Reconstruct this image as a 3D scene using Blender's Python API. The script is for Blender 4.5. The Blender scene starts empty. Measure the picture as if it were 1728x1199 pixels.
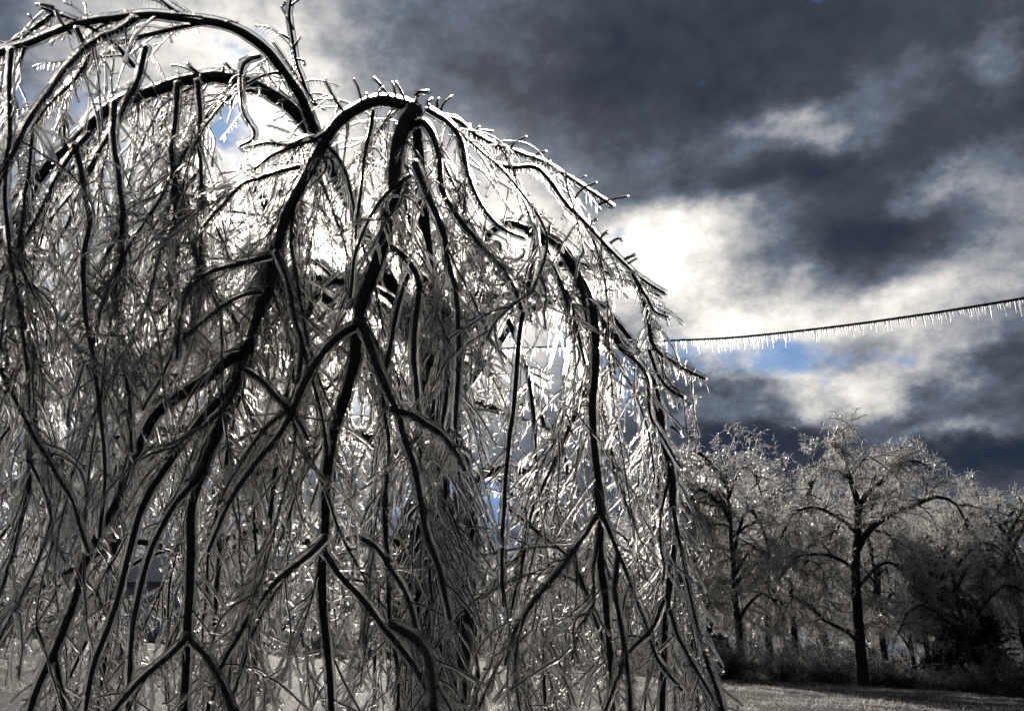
import bpy, math, random
import numpy as np
from math import radians
R_ = np.random.default_rng(7)
scene = bpy.context.scene
# ---------------------------------------------------------------- camera
PITCH = radians(18.6)
FPX = 1496.0                      # focal length in pixels of the 1728 wide photograph
CAM = np.array([0.0, 0.0, 1.6])
cd = bpy.data.cameras.new("camera"); cam = bpy.data.objects.new("camera", cd)
scene.collection.objects.link(cam)
cam.location = CAM; cam.rotation_euler = (radians(90) + PITCH, 0, 0)
cd.sensor_width = 36; cd.lens = FPX / 1728 * 36
cd.clip_start = 0.05; cd.clip_end = 3000
scene.camera = cam
FWD = np.array([0, math.cos(PITCH), math.sin(PITCH)])
UP = np.array([0, -math.sin(PITCH), math.cos(PITCH)])
RT = np.array([1.0, 0, 0])
def ray(px, py):
    return FWD + (px - 864) / FPX * RT - (py - 599.5) / FPX * UP
def at(px, py, d):                # point of the world seen at a pixel, d metres along the view axis
    return CAM + d * ray(px, py)
def project(P):                   # world -> pixel
    v = P - CAM
    z = v @ FWD
    z = np.maximum(z, 1e-3)
    return 864 + FPX * (v @ RT) / z, 599.5 - FPX * (v @ UP) / z
def azel(px, py):
    r = ray(px, py); r = r / np.linalg.norm(r)
    return math.degrees(math.atan2(r[0], r[1])), math.degrees(math.asin(r[2]))
# ---------------------------------------------------------------- render settings
scene.view_settings.view_transform = 'Standard'
scene.view_settings.look = 'None'
scene.view_settings.exposure = 0.22; scene.view_settings.gamma = 1
scene.render.engine = 'CYCLES'
cy = scene.cycles
cy.max_bounces = 11; cy.transmission_bounces = 11; cy.glossy_bounces = 6; cy.diffuse_bounces = 4
cy.transparent_max_bounces = 24; cy.volume_bounces = 0
cy.caustics_refractive = True; cy.caustics_reflective = False
cy.sample_clamp_indirect = 6; cy.sample_clamp_direct = 0
cy.blur_glossy = 0.2
cy.use_adaptive_sampling = True; cy.adaptive_threshold = 0.02
cy.use_denoising = True; cy.denoiser = 'OPENIMAGEDENOISE'; cy.denoising_input_passes = 'RGB_ALBEDO_NORMAL'; cy.denoising_prefilter = 'ACCURATE'
# ---------------------------------------------------------------- sun and sky
SUN_PX = (652, 482)
SAZ, SEL = azel(*SUN_PX)
sd = ray(*SUN_PX); sd = sd / np.linalg.norm(sd)
from mathutils import Vector
sl = bpy.data.lights.new("sun", 'SUN'); sl.energy = 5.0; sl.angle = radians(0.53); sl.color = (1.0, 0.93, 0.82)
so = bpy.data.objects.new("sun", sl); scene.collection.objects.link(so)
so.rotation_euler = Vector(tuple(sd)).to_track_quat('Z', 'Y').to_euler()
so.location = (-3, 20, 14)

def build_world():
    w = bpy.data.worlds.new("World"); scene.world = w; w.use_nodes = True
    nt = w.node_tree; nt.nodes.clear(); N = nt.nodes.new; L = nt.links.new
    def val(x):
        n = N('ShaderNodeValue'); n.outputs[0].default_value = x; return n.outputs[0]
    def m(op, a, b=None, c=None, clamp=False):
        n = N('ShaderNodeMath'); n.operation = op; n.use_clamp = clamp
        for i, s in enumerate((a, b, c)):
            if s is None: continue
            if isinstance(s, (int, float)): n.inputs[i].default_value = s
            else: L(s, n.inputs[i])
        return n.outputs[0]
    geo = N('ShaderNodeTexCoord').outputs['Generated']
    nrm = N('ShaderNodeVectorMath'); nrm.operation = 'NORMALIZE'; L(geo, nrm.inputs[0])
    d = nrm.outputs[0]
    sep = N('ShaderNodeSeparateXYZ'); L(d, sep.inputs[0])
    az = m('MULTIPLY', m('ARCTAN2', sep.outputs[0], sep.outputs[1]), 180 / math.pi)
    el = m('MULTIPLY', m('ARCSINE', sep.outputs[2]), 180 / math.pi)
    def noise(scale, detail, rough=0.55, seed=0.0, zs=1.0):
        mp = N('ShaderNodeMapping'); mp.inputs['Location'].default_value = (seed, seed * 1.7, -seed)
        mp.inputs['Scale'].default_value = (1, 1, zs); L(d, mp.inputs['Vector'])
        n = N('ShaderNodeTexNoise'); n.inputs['Scale'].default_value = scale
        n.inputs['Detail'].default_value = detail; n.inputs['Roughness'].default_value = rough
        L(mp.outputs[0], n.inputs['Vector']); return n
    nw = noise(7.0, 6, 0.6, 3.1, 1.5)
    spn = N('ShaderNodeSeparateColor'); L(nw.outputs['Color'], spn.inputs[0])
    wx = m('MULTIPLY', m('SUBTRACT', spn.outputs[0], 0.5), 13.0)
    wy = m('MULTIPLY', m('SUBTRACT', spn.outputs[1], 0.5), 9.0)
    azw = m('ADD', az, wx); elw = m('ADD', el, wy)
    azs = m('ADD', az, m('MULTIPLY', wx, .35)); els = m('ADD', el, m('MULTIPLY', wy, .35))
    def blob(px, py, rx, ry, amp, A=None, E=None):
        a0, e0 = azel(px, py); sx = rx / FPX * 57.3; sy = ry / FPX * 57.3
        dx = m('MULTIPLY', m('SUBTRACT', A or azw, a0), 1 / sx); dy = m('MULTIPLY', m('SUBTRACT', E or elw, e0), 1 / sy)
        r2 = m('ADD', m('MULTIPLY', dx, dx), m('MULTIPLY', dy, dy))
        return m('MULTIPLY', m('EXPONENT', m('MULTIPLY', r2, -1)), amp)
    def total(lst, start):
        s = start
        for b in lst:
            v = blob(*b) if len(b) == 5 else blob(*b[:5], azs, els)
            s = m('ADD', s, v)
        return s
    # brightness field of the cloud deck: (pixel x, y, radius x, y, amount)
    BR = [(450, 330, 420, 330, .38), (150, 500, 420, 500, .22), (652, 482, 250, 220, .55), (950, 440, 260, 110, .5, 1),
          (330, 90, 190, 110, .32), (470, 150, 110, 120, .25), (0, 20, 130, 70, -.12),
          (1135, 445, 140, 110, .34), (1225, 530, 140, 80, .42), (1130, 380, 170, 40, .3, 1),
          (1345, 215, 75, 50, .36), (1440, 160, 90, 40, .17), (1530, 330, 95, 32, .28), (1690, 110, 70, 60, .22),
          (1690, 390, 80, 90, .2), (1580, 500, 150, 60, .38), (1400, 550, 170, 45, .4, 1), (1620, 610, 120, 55, .36),
          (1230, 610, 90, 50, .3), (1420, 660, 130, 50, .44), (1340, 710, 60, 30, .2), (1560, 740, 60, 28, .22), (1640, 745, 60, 24, .2),
          (1180, 700, 80, 28, .22), (1340, 650, 60, 30, .2),
          (900, 130, 330, 110, -.06), (1250, 60, 380, 130, -.09), (1420, 400, 120, 45, -.16, 1), (1200, 318, 320, 26, -.16, 1), (1190, 660, 70, 22, -.14),
          (1500, 690, 90, 30, -.10), (1250, 745, 110, 34, -.24), (1390, 770, 100, 30, -.18), (1690, 620, 80, 50, -.14),
          (1690, 790, 150, 36, -.22), (1100, 640, 90, 60, -.05), (1450, 1000, 900, 90, .08)]
    base = total(BR, val(0.262))
    n1 = noise(9, 10, 0.64, 1.3, 1.4); n1.inputs['Distortion'].default_value = .12; n2 = noise(30, 8, 0.62, 5.3, 1.5)
    det = m('ADD', m('MULTIPLY', m('SUBTRACT', n1.outputs[0], 0.5), 0.74), m('MULTIPLY', m('SUBTRACT', n2.outputs[0], .5), .38))
    amp = m('ADD', 0.14, m('MULTIPLY', base, 1.55))
    f = m('ADD', base, m('MULTIPLY', det, amp))
    ramp = N('ShaderNodeValToRGB'); L(m('MULTIPLY', f, .8), ramp.inputs[0])
    cr = ramp.color_ramp; cr.interpolation = 'LINEAR'
    def s2l(c): return tuple(((x / 255 + .055) / 1.055) ** 2.4 for x in c) + (1,)
    stops = [(0.0, s2l((26, 38, 58))), (.12, s2l((47, 53, 65))), (.22, s2l((66, 71, 82))), (.34, s2l((98, 107, 120))), (.5, s2l((164, 165, 168))),
             (.66, s2l((216, 213, 208))), (.82, s2l((250, 247, 240))), (1.0, (1.35, 1.3, 1.22, 1))]
    while len(cr.elements) < len(stops): cr.elements.new(.5)
    for e, (p, c) in zip(cr.elements, stops): e.position = p; e.color = c
    # clear-sky gaps
    BL = [(1330, 608, 85, 50, 1.2,1), (1155, 600, 55, 36, .9,1), (1525, 618, 60, 32, .95,1), (1030, 385, 45, 26, .8), (1045, 470, 60, 40, .6), (400, 210, 60, 90, 1.0), (420, 80, 50, 40, .7),
          (60, 330, 160, 130, .6), (200, 200, 150, 100, .5), (160, 640, 260, 160, .6), (530, 450, 70, 40, .7), (830, 870, 140, 60, .9), (560, 680, 220, 120, .7), (1400, 960, 260, 60, .62), (990, 620, 130, 70, .8),
          (300, 900, 500, 120, .45)]
    gb = total(BL, val(0.0)); n3 = noise(15, 10, .62, 8.3, 1.5); n3.inputs['Distortion'].default_value = .3
    gf = m('SUBTRACT', m('ADD', gb, m('MULTIPLY', m('SUBTRACT', n3.outputs[0], .5), 2.6)), .42)
    gap = N('ShaderNodeMapRange'); gap.interpolation_type = 'SMOOTHSTEP'; L(gf, gap.inputs[0])
    gap.inputs[1].default_value = 0.0; gap.inputs[2].default_value = .8
    gfac = m('MULTIPLY', gap.outputs[0], .85)
    sky = N('ShaderNodeTexSky'); sky.sky_type = 'NISHITA'; sky.sun_disc = False
    sky.sun_elevation = radians(SEL); sky.sun_rotation = radians(SAZ)
    sky.air_density = 1.6; sky.dust_density = 0.3; sky.ozone_density = 3.0
    tint = N('ShaderNodeMix'); tint.data_type = 'RGBA'; tint.blend_type = 'MIX'; tint.inputs[0].default_value = .82
    L(sky.outputs[0], tint.inputs[6]); tint.inputs[7].default_value = (2.0, 4.6, 9.6, 1)
    bsky = N('ShaderNodeBackground'); bsky.inputs[1].default_value = 0.06; L(tint.outputs[2], bsky.inputs[0])
    # aureole and disc of the sun behind thin cloud
    dp = N('ShaderNodeVectorMath'); dp.operation = 'DOT_PRODUCT'; L(d, dp.inputs[0]); dp.inputs[1].default_value = tuple(sd)
    ang = m('MULTIPLY', m('ARCCOSINE', m('MINIMUM', dp.outputs['Value'], 0.9999999)), 180 / math.pi)
    def g(s, amp_): return m('MULTIPLY', m('EXPONENT', m('MULTIPLY', m('MULTIPLY', ang, ang), -1 / (s * s))), amp_)
    glow = m('ADD', m('ADD', g(8.0, .45), g(2.6, 1.3)), m('ADD', g(.9, 12), g(.36, 90)))
    gc = N('ShaderNodeMix'); gc.data_type = 'RGBA'; gc.blend_type = 'MULTIPLY'; gc.inputs[0].default_value = 1
    gc.inputs[6].default_value = (1, .93, .8, 1); L(glow, gc.inputs[7])
    add = N('ShaderNodeMix'); add.data_type = 'RGBA'; add.blend_type = 'ADD'; add.inputs[0].default_value = 1
    L(ramp.outputs[0], add.inputs[6]); L(gc.outputs[2], add.inputs[7])
    bcl = N('ShaderNodeBackground'); L(add.outputs[2], bcl.inputs[0]); bcl.inputs[1].default_value = 1.0
    mix = N('ShaderNodeMixShader'); L(gfac, mix.inputs[0]); L(bcl.outputs[0], mix.inputs[1]); L(bsky.outputs[0], mix.inputs[2])
    out = N('ShaderNodeOutputWorld'); L(mix.outputs[0], out.inputs[0])
    w.cycles.sampling_method = 'NONE'
build_world()
# ---------------------------------------------------------------- object helpers
def link(o, parent=None):
    scene.collection.objects.link(o)
    if parent is not None: o.parent = parent
    return o
def empty(name, loc, label=None, cat=None, group=None, rz=0.0):
    o = bpy.data.objects.new(name, None); o.location = loc; o.rotation_euler.z = rz; link(o)
    o.empty_display_size = .2
    tag(o, label, cat, group); return o
def tag(o, label=None, cat=None, group=None, kind=None):
    if label: o["label"] = label
    if cat: o["category"] = cat
    if group: o["group"] = group
    if kind: o["kind"] = kind
    return o
class MB:                                        # collects vertices and quads as arrays, built as ONE mesh
    def __init__(s): s.v = []; s.f = []; s.n = 0; s.flat = []
    def add(s, v, f, flat=False):
        s.v.append(v); s.f.append(f + s.n); s.n += len(v); s.flat.append(np.full(len(f), not flat))
    def build(s, name, mat, parent=None, offset=(0, 0, 0)):
        v = np.concatenate(s.v) - np.array(offset); f = np.concatenate(s.f); sm = np.concatenate(s.flat)
        me = bpy.data.meshes.new(name)
        me.vertices.add(len(v)); me.vertices.foreach_set("co", v.astype(np.float32).ravel())
        me.loops.add(len(f) * 4); me.loops.foreach_set("vertex_index", f.astype(np.int32).ravel())
        me.polygons.add(len(f)); me.polygons.foreach_set("loop_start", np.arange(0, len(f) * 4, 4, dtype=np.int32))
        me.polygons.foreach_set("use_smooth", sm)
        me.update(calc_edges=True)
        me.materials.append(mat)
        return link(bpy.data.objects.new(name, me), parent)
def unit(a): return a / np.maximum(np.linalg.norm(a, axis=-1, keepdims=True), 1e-9)
def tubes(mb, P, R, S=6, ref=None, caps=(True, True)):
    P = np.asarray(P, float); R = np.asarray(R, float)
    T = np.gradient(P, axis=1); T = unit(T)
    if caps[1]:
        e = P[:, -1:]; t = T[:, -1:]; r = R[:, -1:]
        P = np.concatenate([P, e + t * r[..., None] * .6, e + t * r[..., None] * .95], 1); R = np.concatenate([R, r * .8, r * .03], 1)
        T = np.concatenate([T, t, t], 1)
    if caps[0]:
        e = P[:, :1]; t = T[:, :1]; r = R[:, :1]
        P = np.concatenate([e - t * r[..., None] * .8, P], 1); R = np.concatenate([r * .03, R], 1); T = np.concatenate([t, T], 1)
    M, N, _ = P.shape
    if ref is None: ref = np.tile(np.array([0.05, 1.0, 0.08]), (M, 1))
    u = ref[:, None, :] - (T * ref[:, None, :]).sum(-1, keepdims=True) * T; u = unit(u); w = np.cross(T, u)
    a = np.arange(S) * 2 * math.pi / S; ca = np.cos(a); sa = np.sin(a)
    V = P[:, :, None, :] + R[:, :, None, None] * (u[:, :, None, :] * ca[None, None, :, None] + w[:, :, None, :] * sa[None, None, :, None])
    i = np.arange(N - 1)[:, None] * S + np.arange(S)[None, :]; j = np.arange(N - 1)[:, None] * S + (np.arange(S)[None, :] + 1) % S
    q = np.stack([i, j, j + S, i + S], -1).reshape(-1, 4)
    F = (q[None] + (np.arange(M) * N * S)[:, None, None]).reshape(-1, 4)
    mb.add(V.reshape(-1, 3), F)
def box(mb, c, s, rz=0.0, top=(1.0, 1.0)):
    x, y, z = s[0] / 2, s[1] / 2, s[2] / 2
    v = np.array([[-x, -y, -z], [x, -y, -z], [x, y, -z], [-x, y, -z], [-x * top[0], -y * top[1], z], [x * top[0], -y * top[1], z], [x * top[0], y * top[1], z], [-x * top[0], y * top[1], z]])
    cz, sz = math.cos(rz), math.sin(rz); v = v @ np.array([[cz, sz, 0], [-sz, cz, 0], [0, 0, 1]]) + np.array(c)
    mb.add(v, np.array([[0, 3, 2, 1], [4, 5, 6, 7], [0, 1, 5, 4], [1, 2, 6, 5], [2, 3, 7, 6], [3, 0, 4, 7]]), flat=True)
def hang(start, d0, L, N, droop, wig, up0=0.0):  # strands that leave sideways and give in to gravity
    M = len(start); P = np.zeros((M, N, 3)); P[:, 0] = start; d = unit(d0); s = (L / (N - 1))[:, None]
    w = R_.normal(size=(M, 3)) * 0.6
    for k in range(1, N):
        w = w * .8 + R_.normal(size=(M, 3)) * .6
        kink = R_.normal(size=(M, 3)) * (R_.random((M, 1)) < .16) * (.12 if N > 12 else 0)
        d = unit(d + np.array([0, 0, -1.0]) * droop[:, None] * s + w * wig * np.sqrt(s) + kink)
        P[:, k] = P[:, k - 1] + d * s
    return P
def pick(P, n, lo=0.0, hi=1.0, w=None):          # n random places along a batch of strands
    M, N, _ = P.shape
    seg = np.linalg.norm(np.diff(P, axis=1), axis=-1).sum(1)
    pr = seg if w is None else seg * w
    m = R_.choice(M, n, p=pr / pr.sum()); t = R_.uniform(lo, hi, n) * (N - 1)
    k = np.minimum(t.astype(int), N - 2); f = (t - k)[:, None]
    return m, t / (N - 1), P[m, k] * (1 - f) + P[m, k + 1] * f, unit(P[m, k + 1] - P[m, k])
def lumpy(R, amt):                               # ice never has an even thickness
    n = R_.normal(size=R.shape)
    n = (n + np.roll(n, 1, 1) * .8) / 1.3
    return R * (1 + amt * n)
def spline(pts, step):
    pts = np.asarray(pts, float)
    p = np.concatenate([[2 * pts[0] - pts[1]], pts, [2 * pts[-1] - pts[-2]]])
    out = []
    for i in range(1, len(p) - 2):
        n = max(2, int(np.linalg.norm(p[i + 1, :3] - p[i, :3]) / step)); t = np.linspace(0, 1, n, endpoint=False)[:, None]
        out.append(.5 * ((2 * p[i]) + (-p[i - 1] + p[i + 1]) * t + (2 * p[i - 1] - 5 * p[i] + 4 * p[i + 1] - p[i + 2]) * t ** 2 + (-p[i - 1] + 3 * p[i] - 3 * p[i + 1] + p[i + 2]) * t ** 3))
    out.append(p[-2:-1]); return np.concatenate(out)
# ---------------------------------------------------------------- materials
def new_mat(name):
    m = bpy.data.materials.new(name); m.use_nodes = True; nt = m.node_tree
    b = nt.nodes.get("Principled BSDF"); return m, nt, b
def bark_mat(name, c1, c2, scale=60, rough=.55):
    m, nt, b = new_mat(name); N = nt.nodes.new; L = nt.links.new
    tc = N('ShaderNodeNewGeometry'); n = N('ShaderNodeTexNoise'); n.inputs['Scale'].default_value = scale; n.inputs['Detail'].default_value = 5
    L(tc.outputs['Position'], n.inputs['Vector'])
    r = N('ShaderNodeValToRGB'); L(n.outputs[0], r.inputs[0]); r.color_ramp.elements[0].position = .35; r.color_ramp.elements[1].position = .7
    r.color_ramp.elements[0].color = c1 + (1,); r.color_ramp.elements[1].color = c2 + (1,); L(r.outputs[0], b.inputs['Base Color'])
    b.inputs['Roughness'].default_value = rough
    bp = N('ShaderNodeBump'); bp.inputs['Strength'].default_value = .6; bp.inputs['Distance'].default_value = .004; L(n.outputs[0], bp.inputs['Height']); L(bp.outputs[0], b.inputs['Normal'])
    return m
def ice_mat(name, rough=.06, tint=(1, .996, .988), bscale=70, bdist=.0011, clear=.5, cloudy=.38, scat=.46, milky=0.0):
    # wet clear ice: part goes straight through, part is bent, a little is scattered by bubbles
    m = bpy.data.materials.new(name); m.use_nodes = True; nt = m.node_tree; nt.nodes.clear(); N = nt.nodes.new; L = nt.links.new
    g = N('ShaderNodeBsdfGlass'); g.inputs['Color'].default_value = tint + (1,); g.inputs['Roughness'].default_value = rough; g.inputs['IOR'].default_value = 1.31
    geo = N('ShaderNodeNewGeometry'); n = N('ShaderNodeTexNoise'); n.inputs['Scale'].default_value = bscale; n.inputs['Detail'].default_value = 1
    L(geo.outputs['Position'], n.inputs['Vector'])
    bp = N('ShaderNodeBump'); bp.inputs['Strength'].default_value = 1; bp.inputs['Distance'].default_value = bdist; L(n.outputs[0], bp.inputs['Height']); L(bp.outputs[0], g.inputs['Normal'])
    o = N('ShaderNodeOutputMaterial')
    tr = N('ShaderNodeBsdfRefraction'); tr.inputs['Color'].default_value = (1, .99, .975, 1); tr.inputs['Roughness'].default_value = scat; tr.inputs['IOR'].default_value = 1.18; L(bp.outputs[0], tr.inputs['Normal'])
    mx = N('ShaderNodeMixShader'); mx.inputs[0].default_value = cloudy; L(g.outputs[0], mx.inputs[1]); L(tr.outputs[0], mx.inputs[2])
    if milky > 0:
        tl = N('ShaderNodeBsdfTranslucent'); tl.inputs['Color'].default_value = (.97, .96, .95, 1); m3 = N('ShaderNodeMixShader'); m3.inputs[0].default_value = milky
        L(mx.outputs[0], m3.inputs[1]); L(tl.outputs[0], m3.inputs[2]); mx = m3
    lw = N('ShaderNodeLayerWeight'); lw.inputs['Blend'].default_value = .35
    mr = N('ShaderNodeMapRange'); L(lw.outputs['Facing'], mr.inputs[0]); mr.inputs[3].default_value = clear; mr.inputs[4].default_value = clear * .35
    tp = N('ShaderNodeBsdfTransparent')
    m2 = N('ShaderNodeMixShader'); L(mr.outputs[0], m2.inputs[0]); L(mx.outputs[0], m2.inputs[1]); L(tp.outputs[0], m2.inputs[2]); L(m2.outputs[0], o.inputs[0])
    return m
BARK = bark_mat('wet_dark_bark', (.012, .009, .008), (.05, .04, .034))
BARK_FAR = bark_mat('far_bark', (.014, .011, .01), (.04, .032, .028), 8)
ICE = ice_mat('clear_ice')
ICE_THIN = ice_mat('icicle_ice', .1, (1, 1, 1), 120, .0004, .5, .45)
# ================================================================ the weeping tree
# limbs read off the photograph: (points x, y), (width at start, at end in photo pixels), (depth at start, at end in metres)
TR = [
 ([(700,182),(665,172),(635,170),(600,185),(572,205),(545,243),(515,300),(490,350),(470,400),(462,440),(445,505),(418,585),(402,630),(385,680),(365,735),(345,790),(325,850),(322,930),(320,1010),(315,1090),(312,1199),(310,1290)],(20,12),(3.3,2.6)),
 ([(745,720),(725,500),(712,330),(706,250),(702,205),(700,182)],(36,17),(3.8,3.3)),
 ([(700,182),(682,210),(668,270),(662,330),(650,400),(632,455),(612,510),(603,560),(596,620),(580,680),(562,735),(550,800),(548,870),(543,950),(545,1020),(552,1100),(560,1199),(566,1280)],(26,11),(3.2,2.7)),
 ([(735,690),(680,520),(610,380),(560,280),(532,222),(505,160),(468,105),(430,65),(385,42),(340,34),(290,27),(235,26),(180,32),(130,42),(85,57),(50,72),(10,82),(-40,110),(-90,170)],(26,8),(3.9,2.8)),
 ([(580,320),(548,255),(520,215),(490,180),(455,157),(420,140),(380,132),(340,132),(305,137),(270,150),(240,158),(205,170),(175,190),(150,215),(120,248),(90,275),(62,310),(30,360),(0,400),(-40,470),(-60,560)],(26,12),(3.7,2.7)),
 ([(742,760),(750,600),(775,480),(815,405),(855,378),(885,384),(905,392)],(22,10),(3.9,3.4)),
 ([(895,388),(912,392),(940,408),(962,440),(982,478),(1000,520),(1020,550),(1050,580),(1080,612),(1100,645),(1112,690),(1122,745),(1132,800),(1137,870),(1133,950),(1126,1030),(1120,1110),(1118,1199),(1120,1290)],(20,9),(3.4,2.9)),
 ([(1000,518),(1006,570),(1003,640),(1000,700),(1006,780),(1016,850),(1013,920),(1020,1000),(1028,1090),(1034,1199),(1036,1280)],(15,10),(3.2,2.8)),
 ([(420,585),(385,610),(345,640),(300,668),(262,700),(238,745),(215,800),(195,850),(165,900),(140,960),(120,1030),(90,1100),(60,1170),(40,1250)],(20,9),(3.0,2.5)),
 ([(398,650),(362,682),(318,735),(275,795),(238,865),(215,945),(190,1035),(160,1120),(140,1240)],(15,8),(2.9,2.5)),
 ([(385,690),(360,740),(335,800),(290,860),(255,930),(232,1010),(222,1090),(215,1199)],(12,8),(2.9,2.6)),
 ([(604,545),(570,565),(540,598),(515,640),(495,690),(465,740),(430,780),(395,830),(370,880),(350,930)],(15,7),(2.9,2.55)),
 ([(610,540),(625,590),(650,650),(672,700),(690,760),(705,820),(720,900),(742,960),(762,1040)],(15,8),(2.9,2.6)),
 ([(660,690),(700,700),(742,728),(770,760),(785,790)],(12,7),(2.8,2.6)),
 ([(905,400),(900,450),(885,510),(876,570),(872,630),(866,690),(858,760),(850,840),(846,930),(850,1020)],(11,7),(3.3,2.9)),
 ([(912,395),(930,440),(955,500),(975,560),(985,610)],(10,6),(3.4,3.1)),
 ([(692,215),(712,205),(730,225),(742,270),(746,320),(770,360),(800,400),(838,440),(865,480),(880,520)],(13,7),(3.2,2.9)),
 ([(700,275),(722,330),(745,385),(758,440),(770,500),(775,560),(772,640),(768,720)],(13,8),(3.1,2.8)),
 ([(722,185),(748,200),(765,215),(780,240),(786,280),(800,325),(822,360),(850,385),(885,400)],(10,6),(3.2,3.0)),
 ([(735,195),(770,202),(800,225),(840,245),(880,258),(925,278),(970,305),(1010,330),(1032,346)],(8,5),(3.4,3.2)),
 ([(830,278),(870,280),(905,283),(930,310),(955,345),(990,378),(1025,415),(1060,452),(1095,478),(1122,494)],(9,5),(3.3,3.1)),
 ([(1068,460),(1090,500),(1102,525),(1128,536)],(7,5),(3.1,3.0)),
 ([(1078,480),(1093,530),(1098,570),(1112,592),(1150,618),(1188,637)],(8,6),(3.1,3.0)),
 ([(1095,590),(1110,630),(1130,655),(1150,668)],(7,6),(3.05,3.0)),
 ([(1045,585),(1075,610),(1092,640),(1098,700),(1120,740),(1140,775),(1152,790)],(8,5),(3.0,2.9)),
 ([(1137,860),(1150,930),(1165,1000),(1180,1070),(1200,1130),(1218,1199),(1230,1260)],(8,9),(2.9,2.7)),
 ([(1120,1010),(1100,1060),(1060,1100),(1040,1150),(1020,1199)],(8,6),(2.9,2.7)),
 ([(1130,1030),(1150,1080),(1175,1130),(1205,1180),(1230,1230)],(8,6),(2.9,2.7)),
 ([(1010,1060),(990,1000),(960,940),(900,890),(850,850)],(6,5),(2.9,3.1)),
 ([(1005,830),(1030,900),(1060,970),(1085,1040),(1110,1110),(1150,1160)],(9,6),(3.0,2.8)),
 ([(1010,860),(985,905),(945,960),(905,1010),(870,1060),(850,1120)],(9,6),(3.0,2.8)),
 ([(975,470),(995,560),(990,650),(960,720),(930,790),(900,860),(880,950),(860,1040)],(9,6),(3.3,3.0)),
 ([(548,905),(520,935),(470,975),(440,1010),(410,1060),(380,1110),(360,1180)],(11,7),(2.7,2.5)),
 ([(548,930),(580,975),(620,1020),(650,1060),(690,1110),(720,1160),(735,1230)],(12,9),(2.7,2.5)),
 ([(320,1070),(280,1110),(230,1150),(190,1199),(160,1250)],(12,8),(2.6,2.4)),
 ([(318,1075),(350,1110),(380,1160),(400,1210)],(11,8),(2.6,2.4)),
 ([(660,1050),(700,1075),(722,1110),(730,1150),(735,1220)],(14,12),(2.6,2.4)),
 ([(600,900),(640,930),(680,990),(700,1050),(712,1120)],(9,7),(2.8,2.6)),
 # left side drapes
 ([(195,168),(192,240),(200,300),(206,360),(204,430),(196,500),(200,580),(215,660),(222,760)],(11,6),(3.0,2.7)),
 ([(128,245),(140,310),(150,380),(140,450),(145,530),(160,610),(172,700),(178,800),(170,900)],(11,6),(2.9,2.6)),
 ([(300,140),(296,200),(290,260),(296,330),(290,410),(285,490),(290,570)],(9,6),(3.2,2.9)),
 ([(335,135),(338,200),(338,280),(342,350),(338,430),(330,500),(322,590)],(9,5),(3.2,2.9)),
 ([(245,80),(235,130),(205,190),(170,250),(140,300)],(10,8),(3.2,3.0)),
 ([(230,32),(200,50),(160,70),(120,110),(85,150),(50,200),(20,260),(-10,330)],(11,7),(3.0,2.7)),
 ([(130,50),(150,95),(130,130),(90,170),(60,210),(48,280),(40,360),(30,450)],(8,5),(3.0,2.7)),
 ([(20,85),(15,150),(18,230),(8,300),(12,400),(30,500),(45,600),(50,700)],(9,6),(2.8,2.6)),
 ([(150,225),(100,290),(60,370),(0,460),(-30,520)],(8,6),(2.9,2.7)),
 ([(0,620),(30,680),(60,740),(100,800),(130,860),(150,930)],(8,6),(2.7,2.5)),
 ([(45,520),(60,600),(60,690),(48,760),(80,840),(90,930)],(7,5),(2.8,2.6)),
 ([(225,110),(195,75),(160,50),(110,28),(70,15)],(8,6),(3.1,3.0)),
 ([(440,92),(420,100),(408,120),(410,180),(428,220),(425,235),(405,245)],(8,5),(3.1,2.9)),
 ([(455,430),(420,440),(385,450),(350,462),(318,490),(302,540),(298,600)],(10,6),(2.95,2.7)),
 ([(465,425),(485,470),(500,540),(520,620),(540,690),(552,760)],(8,6),(2.95,2.8)),
 ([(440,490),(410,495),(375,515),(335,548),(300,580),(270,640),(240,690)],(8,5),(2.95,2.7)),
 ([(405,618),(440,640),(470,670),(500,700),(520,740)],(9,6),(2.9,2.7)),
 ([(505,280),(470,290),(440,300),(410,310),(375,345),(345,380)],(9,6),(3.1,2.9)),
 ([(560,215),(530,235),(500,245),(460,260),(430,285)],(8,5),(3.2,3.1)),
 ([(540,240),(520,232),(490,245),(450,240),(410,250)],(7,5),(3.2,3.1)),
 ([(690,295),(650,330),(620,375),(600,430),(590,500)],(8,6),(3.1,2.9)),
 ([(630,185),(622,230),(612,290),(604,350),(600,420)],(8,5),(3.3,3.0)),
 ([(655,410),(690,440),(705,480),(700,560),(702,640),(710,720),(705,800)],(12,8),(3.1,2.8)),
 ([(700,450),(740,500),(752,560),(755,640),(745,720),(740,800)],(10,7),(3.2,2.9)),
 ([(690,460),(668,530),(655,600),(648,680),(655,760),(650,850)],(9,7),(3.1,2.8)),
 # upright shoot and dark far limbs
 ([(528,222),(522,180),(513,140),(500,100),(492,55),(488,20),(492,-15),(495,-60)],(7,5),(3.5,3.4)),
 ([(740,640),(800,500),(870,455),(945,443),(1000,450),(1040,470)],(20,7),(4.2,4.6)),
 ([(735,700),(640,600),(560,510),(500,470),(440,330),(400,318),(350,350),(300,420)],(24,10),(4.1,4.3)),
 ([(738,900),(790,820),(840,793),(890,800),(925,835),(950,890),(960,960)],(22,8),(4.1,4.4)),
 ([(735,800),(620,740),(480,720),(340,720),(200,740),(90,780),(0,840),(-60,900)],(24,11),(4.0,3.7)),
 ([(738,960),(640,905),(540,915),(430,895),(330,925),(210,915),(120,960),(40,1000),(-30,1080)],(16,7),(3.8,3.3)),
 ([(735,560),(640,470),(520,490),(470,510),(420,560),(250,600),(120,570),(20,600)],(22,9),(4.2,4.4)),
]
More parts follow.
